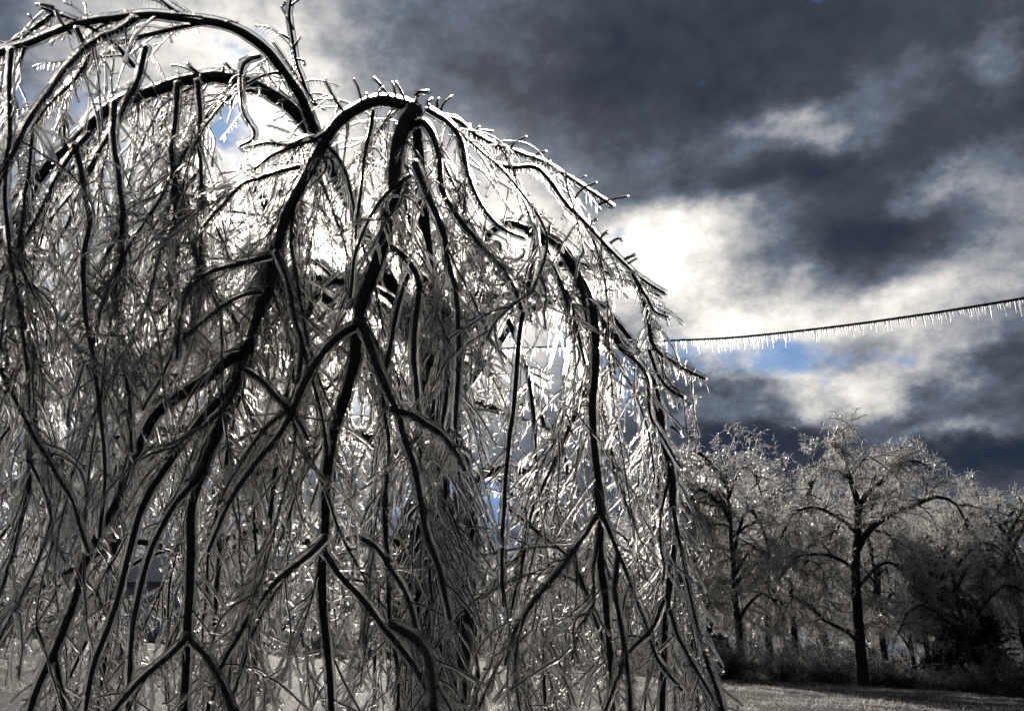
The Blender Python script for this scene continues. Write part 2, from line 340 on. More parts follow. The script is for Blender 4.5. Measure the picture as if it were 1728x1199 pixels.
STUBS = [ # short upright spurs along the crown line: base, tip, width
 ((580,190),(549,135),7),((612,182),(598,134),6),((618,172),(619,160),8),((640,170),(643,150),7),((643,150),(632,133),8),((668,176),(646,148),7),((668,170),(662,140),6),((684,180),(669,140),7),
 ((698,180),(705,163),8),((705,163),(722,155),9),((725,180),(728,168),8),((738,180),(740,167),7),((744,185),(762,163),6),((800,232),(808,215),6),((808,220),(830,222),6),
 ((862,252),(887,231),6),((898,270),(920,256),6),((918,280),(927,273),6),((955,298),(955,290),5),((970,335),(1005,308),6),((1010,345),(1058,331),6),((870,382),(892,348),6),((890,382),(916,357),7),
 ((926,400),(932,372),8),((1000,378),(1006,370),6),((1015,400),(1025,392),6),((1030,410),(1050,405),6),((1055,437),(1070,430),6),((1060,445),(1075,436),5),((835,250),(838,238),6),
 ((535,180),(462,72),6),((518,170),(548,185),6),((330,125),(318,108),7),((340,130),(320,113),6),((395,125),(380,108),6),((375,124),(370,116),6),
 ((120,57),(95,20),7),((95,20),(70,10),7),((90,12),(62,8),6),((300,22),(258,-12),7),((300,25),(340,30),6),((380,40),(400,38),6),((495,50),(476,12),5),((488,65),(472,57),6),((496,80),(505,64),6),((500,100),(514,110),5),((490,10),(510,-5),5),((478,10),(480,8),6),
 ((1133,720),(1150,735),7),((1135,800),(1128,780),7),((1140,900),(1152,912),6)]
TX = at(738, 1199, 3.8)                                    # where the trunk leaves the bottom of the picture
TBASE = np.array([TX[0], TX[1] - .1, -0.15])
tree = empty('weeping_tree', tuple(TBASE), 'large weeping tree with arching drooping branches wholly coated in clear ice', 'tree')
# fat trunk of several stems that splits low down
tb = MB(); ti = MB()
stems = [([(738,1700),(730,1300),(712,1100),(700,960),(715,820),(745,720)],(70,26)), ([(745,1700),(752,1300),(755,1100),(748,960),(742,820),(738,700)],(60,22)), ([(735,1700),(745,1300),(770,1150),(782,1000),(790,900),(770,760),(742,700)],(50,24)),
         ([(735,1700),(715,1300),(690,1120),(672,1000),(690,880),(735,800)],(46,26))]
for i, (pts, w) in enumerate(stems):
    dd = 3.8 + .06 * (i - 1)
    p = np.array([list(at(x, y, dd)) + [a] for (x, y), a in zip(pts, np.linspace(w[0], w[1], len(pts)))])
    s = spline(p, .03); r = s[:, 3] / 2 / FPX * dd
    r = r * (1 + .07 * np.interp(np.arange(len(r)), np.arange(0, len(r) + 6, 6), R_.normal(size=len(np.arange(0, len(r) + 6, 6)))))
    tubes(tb, s[None, :, :3], r[None], 14); tubes(ti, s[None, :, :3], lumpy(r[None] + .007, .05), 14)
trunk = tb.build('trunk', BARK, tree, TBASE); ti.build('ice_coat', ICE, trunk, TBASE)

LP = []        # resampled limb centre lines (60 rings each) used as parents of twigs
LR = []
def limb(pts, w, dep, icet=.012, parent=tree, name='branch', lump=.10, coat=True):
    pts = np.array(pts, float)
    seg = np.concatenate([[0], np.cumsum(np.hypot(*np.diff(pts, axis=0).T))]); t = seg / seg[-1]
    d = dep[0] + (dep[1] - dep[0]) * t; wd = w[0] + (w[1] - w[0]) * t ** .8
    P = np.array([list(at(x, y, dd)) + [ww * 1.0 / FPX * dd / 2] for (x, y), dd, ww in zip(pts, d, wd)])
    return grow(P, icet, parent, name, lump)
def grow(P, icet, parent, name, lump, vis=True, core=.62):
    s = spline(P, .012); n = len(s)
    k = max(2, n // 7); kn = R_.normal(size=(k + 2, 3)) * .0035
    x = np.linspace(0, k + 1, n)
    for a in range(3): s[:, a] += np.interp(x, np.arange(k + 2), kn[:, a] * .6)
    R = s[:, 3]
    knots = 1 + .06 * R_.normal(size=n) + .3 * (R_.random(n) < .045)
    knots = np.convolve(np.pad(knots, 2, 'edge'), [.15, .2, .3, .2, .15], 'valid')
    a = MB(); b = MB(); rb = R * knots * (.9 if R.mean() > .012 else core + .16)
    off = np.zeros((n, 3)); off[:, 2] = -.25 * (R * knots + icet * .7 - rb); off[:, 1] = 0
    S = 12 if R.mean() > .012 else 8
    tubes(a, s[None, :, :3] + off[None], rb[None], S)
    tubes(b, s[None, :, :3], lumpy((R * knots + icet * .7)[None], lump * min(1, .006 / max(R.mean(), .001))), S)
    o = a.build(name, BARK, parent, TBASE); b.build('ice_coat', ICE, o, TBASE)
    i = np.linspace(0, n - 1, 60)
    LP.append(np.stack([np.interp(i, np.arange(n), s[:, c]) for c in range(3)], -1)); LR.append(np.interp(i, np.arange(n), R))
    return o
for T_ in TR: limb(*T_)
NTR = len(LP)
KEYL = [0, 1, 2, 3, 4, 6, 7, 8, 9, 10, 11, 12, 14]
# drooping limbs on the far side and out to the left, grown from the fork
fork = at(738, 700, 3.9)
for k in range(13):
    az_ = 2 * math.pi * k / 13 + R_.uniform(-.12, .12)
    dirx, diry = math.cos(az_), math.sin(az_)
    if dirx > 0.3 and k % 2: continue
    reach = R_.uniform(.8, 1.15) * (1.0 if dirx > 0 else 1.9) * (1.0 if diry > 0 else .55)
    top = R_.uniform(.2, 1.0) * (.8 if dirx > 0 else 1.05)
    pts = []
    for q, (h, v) in enumerate([(0, 0), (.22, .55), (.5, .92), (.75, .95), (.95, .55), (1.05, -.1), (1.1, -1.0), (1.12, -1.7)]):
        pp = fork + np.array([dirx * reach * h, diry * reach * h, top * v if v > 0 else v * 1.2])
        pts.append(list(pp + R_.normal(size=3) * .04) + [.022 - .0024 * q])
    grow(np.array(pts), .007, tree, 'branch', .1)
LPa = np.array(LP); LRa = np.array(LR)
# crown outline and the sky openings the photograph shows
TOPX = np.array([-900, -100, 0, 60, 110, 250, 400, 440, 480, 530, 600, 700, 760, 800, 900, 960, 1055, 1090, 1130, 1160, 1180, 1190, 1200, 1245, 1250])
TOPY = np.array([60, 25, 30, 20, 12, -30, -15, 40, 95, 150, 165, 165, 180, 222, 255, 290, 335, 430, 490, 620, 820, 960, 1050, 1199, 4000])
GAPS = [(345, 85, 60, 28), (400, 225, 45, 40), (440, 265, 34, 14), (540, 480, 20, 30), (835, 360, 24, 28), (870, 405, 24, 32), (1045, 380, 40, 30), (870, 570, 26, 24), (60, 135, 28, 20), (833, 866, 18, 16), (930, 330, 26, 20),
        (656, 482, 15, 16), (240, 970, 30, 40), (600, 690, 9, 16), (735, 180, 30, 14), (1060, 540, 25, 30), (390, 70, 30, 30), (930,590,30,14)]
KEY = np.full((400, 440), -1.0)                            # how far away the big dark limbs are, in 4 pixel cells
for i_ in KEYL:
    xk, yk = project(np.stack([np.interp(np.linspace(0, 59, 400), np.arange(60), LP[i_][:, c]) for c in range(3)], -1)); dk = np.interp(np.linspace(0, 59, 400), np.arange(60), (LP[i_] - CAM) @ FWD)
    for dx in range(-16, 17, 4):
        for dy in range(-16, 17, 4):
            if dx * dx + dy * dy > 250: continue
            a_ = ((yk + dy) / 4).astype(int); b_ = ((xk + dx) / 4).astype(int); g_ = (a_ >= 0) & (a_ < 400) & (b_ >= 0) & (b_ < 440)
            KEY[a_[g_], b_[g_]] = dk[g_]
def infront(P, n=0):
    x, y = project(P); z = (P - CAM) @ FWD
    a_ = (y / 4).astype(int); b_ = (x / 4).astype(int); g_ = (a_ >= 0) & (a_ < 400) & (b_ >= 0) & (b_ < 440)
    k = np.where(g_, KEY[np.clip(a_, 0, 399), np.clip(b_, 0, 439)], -1)
    hit = (k > 0) & (z < k + .01); hit[:, :n] = False
    return hit.any(1)
def clear(P, keep=.12, tol=0, block=.5):
    x, y = project(P)
    ok = (y > np.interp(x - np.where(x > 900, tol * 1.2, 0), TOPX, TOPY) - tol).all(1) & (x < 1275).all(1)
    for gx, gy, rx, ry in GAPS:
        inside = ((((x - gx) / rx) ** 2 + ((y - gy) / ry) ** 2) < 1).any(1)
        ok &= ~(inside & (R_.random(len(P)) > (keep if rx != 15 else 0)))
    ok &= (((P - CAM) @ FWD) > 1.7).all(1)
    ok &= ~(infront(P, 1) & (R_.random(len(P)) < block))
    return ok
def radial(p):
    d = p - (TBASE + np.array([0, 0, 0])); d[:, 2] = 0; return unit(d + R_.normal(size=d.shape) * .25 * np.array([1, 1, 0]))
def rnd(n): return R_.normal(size=(n, 3))
# --- whips hanging from every limb
wt = np.minimum(LRa.mean(1) / .008, 1.6); wt[NTR:] *= .7; wt[3:5] *= 1.1; wt[38:50] *= 1.5
LPt = LPa.copy(); LPt[NTR:, :20] = LPt[NTR:, 20:21]
m, t, p, tg = pick(LPt, 900, .12, .97, wt)
sel = ~((m >= NTR) & (t < .36)); m, t, p, tg = m[sel], t[sel], p[sel], tg[sel]
NW = 46
d0 = unit(tg * R_.uniform(.5, 1.2, (len(p), 1)) + rnd(len(p)) * .36 * np.array([1, 1, .5]) + radial(p) * .2 + np.array([0, .3, -.35]))
Lw = R_.uniform(.35, 1.5, len(p)) ** 1.15
mE, tE, pE, tgE = pick(LPa[[0, 0, 2, 2, 5, 1]][:, :26], 120, .02, .98)
p = np.concatenate([p, pE]); d0 = np.concatenate([d0, unit(tgE * .5 + rnd(120) * .35 * np.array([1, 1, .4]) + np.array([0, .7, -.2]))]); Lw = np.concatenate([Lw, R_.uniform(.3, 1.1, 120)])
W = hang(p, d0, Lw, NW, R_.uniform(1.0, 3.2, len(p)), .17)
ok = clear(W, block=.75); W = W[ok]; Lw = Lw[ok]
zc = (W[:, :, 2].min(1) > 0.15) & ((((W - CAM) @ FWD).mean(1) > 2.95) | (R_.random(len(W)) < .35)); W = W[zc]; Lw = Lw[zc]
rw = (.0030 + .0050 * R_.random(len(W)) ** 3)[:, None] * np.linspace(1, .42, NW)[None]
print('whips', len(W))
core = MB(); ice = MB()
def hrefs(P):
    c = P[:, -1] - P[:, 0]; h = np.cross(c, np.array([0, 0, 1.0])); h = h + R_.normal(size=h.shape) * 1e-3; h[:, 2] *= .1; return unit(h)
def offs(P, amt): return P + np.array([0, 0, -1.0]) * amt[..., None] * .35
hw = hrefs(W)
tubes(core, offs(W, rw), rw, 5, hw)
iw = lumpy(rw * 1.0 + .0026 + .0022 * R_.random((len(W), 1)), .22)
tubes(ice, W, iw, 6, hw)
# --- side twigs
allP = [W]
wq = None
m, t, p, tg = pick(W, 5200, .03, .99)
sgn = np.where(R_.random(len(p)) < .5, -1, 1)[:, None]
side = unit(np.cross(tg, np.array([0, 1.0, 0])[None] + rnd(len(p)) * .55)) * sgn
d0 = unit(tg * .9 + side * R_.uniform(.25, .8, (len(p), 1)) + np.array([0, 0, .1]))
N2 = 16
L2 = R_.uniform(.06, .36, len(p)) ** 1.1
S2 = hang(p, d0, L2, N2, R_.uniform(1.5, 6.5, len(p)), .3)
m2, t2, p2, tg2 = pick(LPa, 2200, .1, .99, wt)
sgn = np.where(R_.random(len(p2)) < .5, -1, 1)[:, None]
side = unit(np.cross(tg2, np.array([0, 1.0, 0])[None] + rnd(len(p2)) * .6)) * sgn
S2b = hang(p2, unit(tg2 * .6 + side * .8 + np.array([0, .6, .1])), R_.uniform(.08, .36, len(p2)), N2, R_.uniform(2, 7.5, len(p2)), .3)
UPL = np.concatenate([LPa[[0, 1, 2, 3, 4, 5, 16, 17, 18, 19, 20, 41, 42, 43, 44, 48, 49, 55, 56, 57, 58, 59]][:, :34], W[W[:, 0, 2] > np.quantile(W[:, 0, 2], .6)][:, :30:1][:, np.linspace(0, 29, 34).astype(int)]])
m3, t3, p3, tg3 = pick(UPL, 1700, .03, .99)
S2c = hang(p3, unit(tg3 * .5 + np.cross(tg3, np.array([0, 1.0, 0])[None] + rnd(len(p3)) * .5) * np.where(R_.random(len(p3)) < .5, -1, 1)[:, None] * .8 + np.array([0, .45, -.05])), R_.uniform(.08, .42, len(p3)), N2, R_.uniform(2, 7.5, len(p3)), .3)
S2 = np.concatenate([S2, S2b, S2c]); ok = clear(S2, .18, R_.uniform(0, 34, (len(S2), 1))); S2 = S2[ok]
r2 = (.0013 + .0011 * R_.random((len(S2), 1))) * np.linspace(1, .7, N2)[None]
h2 = hrefs(S2)
tubes(core, S2, r2 * np.where(R_.random((len(S2), 1)) < .4, .25, 1.0), 4, h2, (False, True))
i2 = lumpy(r2 + .0027 + .0018 * R_.random((len(S2), 1)), .25); i2[:, -2:] *= 1.25
tubes(ice, S2, i2, 6, h2)
print('side twigs', len(S2))
# --- spurs with round ice drops at their tips
parts = []
for src, n in ((W, 5200), (S2, 6500), (LPa, 1600)):
    m, t, p, tg = pick(src, n)
    d0 = unit(rnd(n) * .8 + tg * .5 + np.array([0, 0, .25])); parts.append(hang(p, d0, R_.uniform(.012, .055, n), 5, R_.uniform(0, 6, n), .6))
S3 = np.concatenate(parts); S3 = S3[clear(S3, .2, 14)]
r3 = np.tile(np.array([1, 1, .95, .95, .9]), (len(S3), 1)) * (.0009 + .0006 * R_.random((len(S3), 1)))
tubes(core, S3, r3, 3, None, (False, False))
i3 = lumpy(r3 + .0030, .15); i3[:, -1] *= R_.uniform(1.1, 1.7, len(S3))
tubes(ice, S3, i3, 6)
print('spurs', len(S3))
# --- spurs on the skyline
for (b, tp, w) in STUBS:
    x0, y0 = b; i = np.argmin([np.min(np.hypot(*(np.array(project(L_)) - np.array([[x0], [y0]])))) for L_ in LP[:NTR]])
    j = np.argmin(np.hypot(*(np.array(project(LP[i])) - np.array([[x0], [y0]])))); dd = (LP[i][j] - CAM) @ FWD
    A = at(x0, y0, dd); B = at(tp[0], tp[1], dd + R_.uniform(-.08, .05)); tt = np.linspace(0, 1, 9)[:, None]
    bend = np.sin(tt * math.pi) * np.array([R_.normal() * .006, 0, abs(R_.normal()) * .006])
    q = (A + (B - A) * tt + bend)[None]; rr = np.full((1, 9), w / FPX * dd / 2)
    tubes(core, q, rr * np.linspace(.6, .35, 9)[None], 5); ri = lumpy(rr * np.linspace(1.05, .9, 9)[None], .06); ri[:, -1] *= 1.3; ri[:, -2] *= 1.2
    tubes(ice, q, ri, 8)
# --- icicles: rows of bent ones along twigs that turned while the ice grew, straight ones below level twigs
ic = MB()
def combs(src, rsrc, nrow, step, lmin, lmax, curve, rad, frac=(0.0, 1.0)):
    M, N, _ = src.shape
    rows = R_.choice(M, nrow, replace=nrow > M)
    Ps = []; 
    Ls = np.linalg.norm(np.diff(src[rows], axis=1), axis=-1).sum(1)
    a0 = R_.uniform(frac[0], frac[1] * .7, nrow); a1 = np.minimum(a0 + R_.uniform(.1, .35, nrow) / np.maximum(Ls, .05), 1)
    cnt = np.maximum(2, ((a1 - a0) * Ls / step).astype(int))
    idx = np.repeat(np.arange(nrow), cnt); off = np.arange(cnt.sum()) - np.repeat(np.cumsum(cnt) - cnt, cnt)
    t = (a0[idx] + (a1 - a0)[idx] * (off + R_.uniform(-.3, .3, len(off))) / cnt[idx]).clip(0, 1) * (N - 1); k = np.minimum(t.astype(int), N - 2); f = (t - k)[:, None]
    P0 = src[rows[idx], k] * (1 - f) + src[rows[idx], k + 1] * f; tgt = unit(src[rows[idx], k + 1] - src[rows[idx], k])
    lat = rnd(nrow); lat[:, 2] *= .4; lat = unit(lat) * np.where(curve, 1.0, .12)
    side = unit(np.cross(tgt, np.cross(lat[idx], tgt) + 1e-6))
    d0 = unit(lat[idx] * 1.2 + np.array([0, 0, -.4]) + tgt * .2) if curve else unit(lat[idx] + np.array([0, 0, -1.0]))
    Lr = (R_.uniform(lmin, lmax, nrow)[idx] * R_.uniform(.55, 1.1, len(idx)) * (1 - .5 * (off / cnt[idx] - .4) ** 2))
    D = hang(P0, d0, Lr, 5, np.full(len(idx), (1.6 if curve else .0)) / np.maximum(Lr, .01), .05)
    rr = (rad * R_.uniform(.7, 1.25, len(idx)))[:, None] * np.array([1.15, 1.0, .8, .6, .32])[None]
    ok_ = clear(D, .6, 30)
    tubes(ic, D[ok_], rr[ok_], 5, None, (False, True)); return ok_.sum()
n_ic = 0
n_ic += combs(W, rw, 1700, .015, .025, .075, True, .0030)
n_ic += combs(S2, r2, 3400, .014, .015, .055, True, .0026)
n_ic += combs(LPa, LRa, 420, .016, .03, .09, True, .0030)
flat = np.abs(unit(S2[:, -1] - S2[:, 0])[:, 2]) < .75; SF = S2[flat]
n_ic += combs(SF, None, min(2200, len(SF) * 2), .014, .01, .045, False, .0018)
LF = LPa[(np.abs(unit(LPa[:, 30] - LPa[:, 5])[:, 2]) < .8)]
n_ic += combs(LF, None, 260, .014, .015, .06, False, .0019, (0, .8))
print('icicles', n_ic)
tw = core.build('twigs', BARK, tree, TBASE); tag(tw, kind='stuff')
ti_ = ice.build('twig_ice', ICE, tw, TBASE); tag(ti_, kind='stuff')
io = ic.build('icicles', ICE_THIN, tree, TBASE); tag(io, kind='stuff')
# ================================================================ ground, grass
def sstep(a): a = np.clip(a, 0, 1); return a * a * (3 - 2 * a)
def gz(x, y):
    x = np.asarray(x, float); y = np.asarray(y, float)
    lx = np.clip(x, -45, 60)
    return (1.02 - .054 * lx) * sstep((y - 5) / 33) + .012 * np.maximum(y - 40, 0) * (lx < 60) * np.clip((120 - y) / 80, 0.2, 1) + .05 * np.sin(x * .37 + y * .21) * np.clip(y / 20, 0, 1) + .02 * np.sin(x * 1.3 - y * .9)
def ground():
    xs = np.unique(np.concatenate([np.linspace(-900, -60, 25), np.linspace(-60, 60, 241), np.linspace(60, 900, 25)]))
    ys = np.unique(np.concatenate([np.linspace(-200, -5, 15), np.linspace(-5, 70, 220), np.linspace(70, 1500, 40)]))
    X, Y = np.meshgrid(xs, ys); Z = gz(X, Y)
    v = np.stack([X, Y, Z], -1).reshape(-1, 3); nx = len(xs)
    i = (np.arange(len(ys) - 1)[:, None] * nx + np.arange(nx - 1)[None]).ravel()
    mb = MB(); mb.add(v, np.stack([i, i + 1, i + nx + 1, i + nx], -1))
    m, nt, b = new_mat('frozen_turf'); N = nt.nodes.new; L = nt.links.new
    geo = N('ShaderNodeNewGeometry'); n = N('ShaderNodeTexNoise'); n.inputs['Scale'].default_value = 1.1; n.inputs['Detail'].default_value = 8; n.inputs['Roughness'].default_value = .7
    L(geo.outputs['Position'], n.inputs['Vector'])
    r = N('ShaderNodeValToRGB'); L(n.outputs[0], r.inputs[0]); e = r.color_ramp.elements
    e[0].position = .38; e[0].color = (.02, .017, .015, 1); e[1].position = .66; e[1].color = (.05, .05, .06, 1)
    L(r.outputs[0], b.inputs['Base Color']); b.inputs['Roughness'].default_value = .8; b.inputs['Specular IOR Level'].default_value = .2
    n2 = N('ShaderNodeTexNoise'); n2.inputs['Scale'].default_value = 22; n2.inputs['Detail'].default_value = 3; L(geo.outputs['Position'], n2.inputs['Vector'])
    bp = N('ShaderNodeBump'); bp.inputs['Distance'].default_value = .05; L(n2.outputs[0], bp.inputs['Height']); L(bp.outputs[0], b.inputs['Normal'])
    o = mb.build('ground', m); tag(o, 'frozen turf glittering with ice below the trees', 'ground', kind='structure')
ground()
def simple(name, col, rough=.5, metal=0.0, nscale=None, amt=.2, bump=0.0):
    m, nt, b = new_mat(name); N = nt.nodes.new; L = nt.links.new
    b.inputs['Roughness'].default_value = rough; b.inputs['Metallic'].default_value = metal; b.inputs['Base Color'].default_value = col + (1,)
    if nscale:
        g = N('ShaderNodeNewGeometry'); n = N('ShaderNodeTexNoise'); n.inputs['Scale'].default_value = nscale; n.inputs['Detail'].default_value = 5; L(g.outputs['Position'], n.inputs['Vector'])
        r = N('ShaderNodeValToRGB'); L(n.outputs[0], r.inputs[0]); e = r.color_ramp.elements; e[0].position = .3; e[1].position = .7
        e[0].color = tuple(c * (1 - amt) for c in col) + (1,); e[1].color = tuple(min(1, c * (1 + amt)) for c in col) + (1,); L(r.outputs[0], b.inputs['Base Color'])
        if bump:
            bp = N('ShaderNodeBump'); bp.inputs['Distance'].default_value = bump; L(n.outputs[0], bp.inputs['Height']); L(bp.outputs[0], b.inputs['Normal'])
    return m
ICE_FAR = ice_mat('far_twig_ice', .14, (1, 1, 1), 14, .004, .45, .35, .5, .2)
ICE_GRASS = ice_mat('grass_ice', .16, (1, .97, .95), 40, .002, .45, .4, .5, .3)
def grass():
    n = 130000
    y = 15 + 31 * R_.random(n) ** .9; x = (R_.random(n) - .5) * 2 * (.62 * y + 1.5)
    keep = R_.random(n) < .10 + .9 * (np.sin(x * .9 + 2 * np.sin(y * .5)) * np.sin(y * 1.7 + x * .4) > .05)
    x = x[keep]; y = y[keep]; n = len(x)
    p = np.stack([x, y, gz(x, y) - .01], -1)
    d0 = unit(rnd(n) * .6 + np.array([0, 0, 1.0])); L_ = R_.uniform(.03, .15, n) * np.where(R_.random(n) < .05, 1.9, 1)
    P = hang(p, d0, L_, 4, np.full(n, 9.0), .1)
    R = (R_.uniform(.002, .0065, n))[:, None] * np.array([1, 1, .9, .5])[None]
    mb = MB(); tubes(mb, P, R, 3, None, (False, True)); o = mb.build('grass', ICE_GRASS); tag(o, 'frozen grass blades cased in ice', 'grass', kind='stuff')
    n = 35000; y = 15 + 31 * R_.random(n) ** .9; x = (R_.random(n) - .5) * 2 * (.62 * y + 1.5); p = np.stack([x, y, gz(x, y) - .01], -1)
    P = hang(p, unit(rnd(n) * .7 + np.array([0, 0, 1.0])), R_.uniform(.03, .12, n), 4, np.full(n, 8.0), .1)
    mb = MB(); tubes(mb, P, R_.uniform(.002, .005, n)[:, None] * np.array([1, 1, .9, .4])[None], 3, None, (False, False)); o = mb.build('dry_grass', bark_mat('dry_grass_blades', (.03, .022, .012), (.1, .075, .045), 9)); tag(o, 'brown winter grass between the ice cased blades', 'grass', kind='stuff')
grass()
# ================================================================ the line of ice-covered trees behind
def crown_sticks(mb, src, n, lmin, lmax, rad, droop, gcore=None):
    m, t, p, tg = pick(src, n, .08, 1)
    d0 = unit(tg * .5 + rnd(n) * .75 + np.array([0, 0, .1])); L_ = R_.uniform(lmin, lmax, n)
    P = hang(p, d0, L_, 4, np.full(n, droop), .35)
    tubes(mb, P, (rad * R_.uniform(.6, 1.3, n))[:, None] * np.array([1, 1, .9, .6])[None], 3, None, (False, False)); return P
def make_tree(limbs, base, label, cat='tree', group='ice covered trees along the far edge of the grass', name='iced_tree', dens=1.0, droop=.45, rad=.013, blen=1.0, bark=BARK_FAR):
    # limbs: list of (points (n,3) world, r0, r1)
    root = empty(name, tuple(base), label, cat, group)
    tr = MB(); cr = MB(); lp = []
    for P, r0, r1 in limbs:
        P = np.array(P, float); s = spline(np.c_[P, np.linspace(r0, r1, len(P))], .25)
        s[:, :3] += np.cumsum(R_.normal(size=(len(s), 3)), 0) * .012
        tubes(tr, s[None, :, :3], s[None, :, 3], 8); i = np.linspace(0, len(s) - 1, 24)
        lp.append(np.stack([np.interp(i, np.arange(len(s)), s[:, c]) for c in range(3)], -1))
    lp = np.array(lp); H = lp[:, :, 2].max() - base[2]; k = H / 12
    wl = np.ones(len(lp)); wl[0] = .7
    m, t, p, tg = pick(lp, int(120 * dens), .25, 1, wl)
    B = hang(p, unit(tg * .5 + rnd(len(p)) * .6 + np.array([0, 0, .35])), R_.uniform(1.0, 3.2, len(p)) * k * blen, 16, np.full(len(p), droop), .22)
    B[:, :, 2] = np.maximum(B[:, :, 2], base[2] + .4)
    tubes(tr, B, np.linspace(.045, .014, 16)[None] * k * R_.uniform(.7, 1.2, (len(p), 1)), 5)
    m, t, p, tg = pick(B, int(900 * dens), .15, 1)
    C = hang(p, unit(tg * .6 + rnd(len(p)) * .7 + np.array([0, 0, .15])), R_.uniform(.4, 1.3, len(p)) * k, 8, np.full(len(p), 1.1), .3)
    tubes(tr, C, np.linspace(.014, .008, 8)[None] * R_.uniform(.8, 1.2, (len(p), 1)), 4, None, (False, False))
    tubes(cr, C + np.array([0, 0, .006]), np.linspace(.02, .014, 8)[None] * R_.uniform(.8, 1.2, (len(p), 1)), 4, None, (False, False))
    crown_sticks(cr, C, int(9500 * dens), .1, .42, rad, 1.5)
    crown_sticks(cr, B, int(3500 * dens), .1, .5, rad, 1.5)
    t_ = tr.build('trunk', bark, root, base); cr.build('crown', ICE_FAR, root, base)
    return root
def gen_limbs(H, spread, lean=0.0):
    limbs = []; top = np.array([lean * H, R_.normal() * .3, H])
    tp = [np.array([0, 0, -.3]), np.array([lean * H * .2, .1, H * .25]), np.array([lean * H * .5, 0, H * .55]), np.array([lean * H * .8, .2, H * .8]), top]
    limbs.append((tp, .02 * H, .018)); n = 12
    for i in range(n):
        h = R_.uniform(.2, .9); a = i * 2.4 + R_.normal() * .3; s = spread * R_.uniform(.6, 1.1) * (1.15 - .6 * max(h - .35, 0)) ; d = np.array([math.cos(a), math.sin(a) * .8, 0])
        b = tp[1] + (top - tp[1]) * ((h - .25) / .75); rise = R_.uniform(.12, .3) * H * (1.1 - h * .6)
        limbs.append(([b, b + d * s * .3 + np.array([0, 0, rise * .6]), b + d * s * .65 + np.array([0, 0, rise]), b + d * s * .95 + np.array([0, 0, rise * .75]), b + d * s * 1.15 + np.array([0, 0, rise * .1])], .011 * H * R_.uniform(.7, 1.2), .03))
    return limbs
def shift(limbs, b): return [([p + b for p in P], r0, r1) for P, r0, r1 in limbs]
def gp(px, D):                                     # ground point in the direction of a pixel column
    x = (px - 864) / FPX * D; y = D * math.cos(PITCH) + .35 * D * .32
    return np.array([x, y, float(gz(x, y))])
def height_for(base, ytop):
    y = base[1]; z = np.linspace(0, 20, 400); P = np.stack([np.full(400, base[0]), np.full(400, y), base[2] + z], -1)
    _, py = project(P); return float(np.interp(-ytop, -py, z))
# the tall tree whose trunk stands in the clear, traced
D0 = 40; b0 = gp(1453, D0)
def q(*pts, dd=0): return [at(x, y, D0 + .3 + dd * k) for k, (x, y) in enumerate(pts)]
hero = [([b0 - np.array([0, 0, .4])] + q((1452, 1060), (1445, 970), (1447, 900), (1450, 850), (1440, 820), (1428, 785), (1413, 752), (1405, 738)), .27, .04),
 (q((1449, 860), (1462, 832), (1485, 812), (1500, 797), (1525, 778), (1550, 775), (1585, 800), dd=.3), .15, .04),
 (q((1448, 925), (1470, 890), (1510, 862), (1545, 850), (1580, 838), (1610, 850), (1630, 890), dd=-.4), .16, .04),
 (q((1466, 832), (1480, 797), (1500, 780), (1520, 772), (1545, 780), dd=.5), .10, .03), (q((1440, 812), (1420, 800), (1400, 790), (1380, 800), (1362, 840), dd=.3), .07, .03),
 (q((1445, 965), (1420, 945), (1385, 935), (1345, 940), (1318, 975), dd=-.3), .10, .03), (q((1448, 1085), (1425, 1062), (1390, 1045), (1355, 1015), (1330, 1005), dd=.2), .10, .03),
 (q((1446, 900), (1410, 870), (1370, 855), (1335, 870), (1315, 910), dd=.5), .10, .03), (q((1436, 800), (1450, 785), (1463, 770), (1476, 776), dd=-.3), .06, .02),
 (q((1415, 757), (1400, 748), (1388, 756), dd=.3), .04, .02), (q((1448, 990), (1475, 960), (1500, 950), (1530, 975), (1545, 1020), dd=.3), .10, .03), (q((1449, 910), (1475, 895), (1500, 905), (1520, 950), dd=.5), .08, .02)]
make_tree(hero, b0, 'tallest background tree, bare dark trunk standing clear under a silvery ice crown', name='iced_tree', dens=1.15, droop=.5, blen=.62)
specs = [ # pixel column, top y, half width px, metres away, label
 (1252, 752, 95, 43, 'bright silvery iced tree left of the tall dark trunked one'),
 (1172, 800, 75, 46, 'iced tree touching the right edge of the weeping tree'),
 (1345, 790, 85, 50, 'round crowned iced tree behind the left limbs of the tallest tree'),
 (1205, 778, 70, 52, 'iced tree between the drooping tips and the bright silvery tree'),
 (1300, 775, 75, 55, 'far iced tree behind the right half of the bright silvery tree'),
 (1398, 800, 60, 57, 'far iced tree framed by the left limbs of the tallest tree'),
 (1690, 835, 80, 52, 'far iced tree behind the low dark spreading one'),
 (1497, 800, 60, 48, 'thin iced tree just right of the tallest trunk'),
 (1640, 850, 105, 39.5, 'low dark spreading iced tree near the right edge'),
 (1745, 822, 90, 40, 'iced tree cut off by the right edge of the view'),
 (1060, 830, 90, 52, 'first iced tree hidden behind the right drape of the weeping tree'),
 (955, 870, 75, 55, 'second iced tree behind the right drape of the weeping tree'),
 (640, 900, 90, 56, 'iced tree seen through the branches left of the forked trunk'),
 (540, 930, 80, 50, 'iced tree seen through the branches right of the house'),
 (60, 900, 110, 52, 'iced tree behind the far left drape of branches'),
 (1570, 850, 70, 56, 'far iced tree between the dark conifer and the tallest tree')]
for px, ty, hw, D, lab in specs:
    b = gp(px, D); H = height_for(b, ty); sp = hw / FPX * D
    make_tree(shift(gen_limbs(H * .93, sp, R_.uniform(-.06, .06)), b), b, lab, dens=1.0)
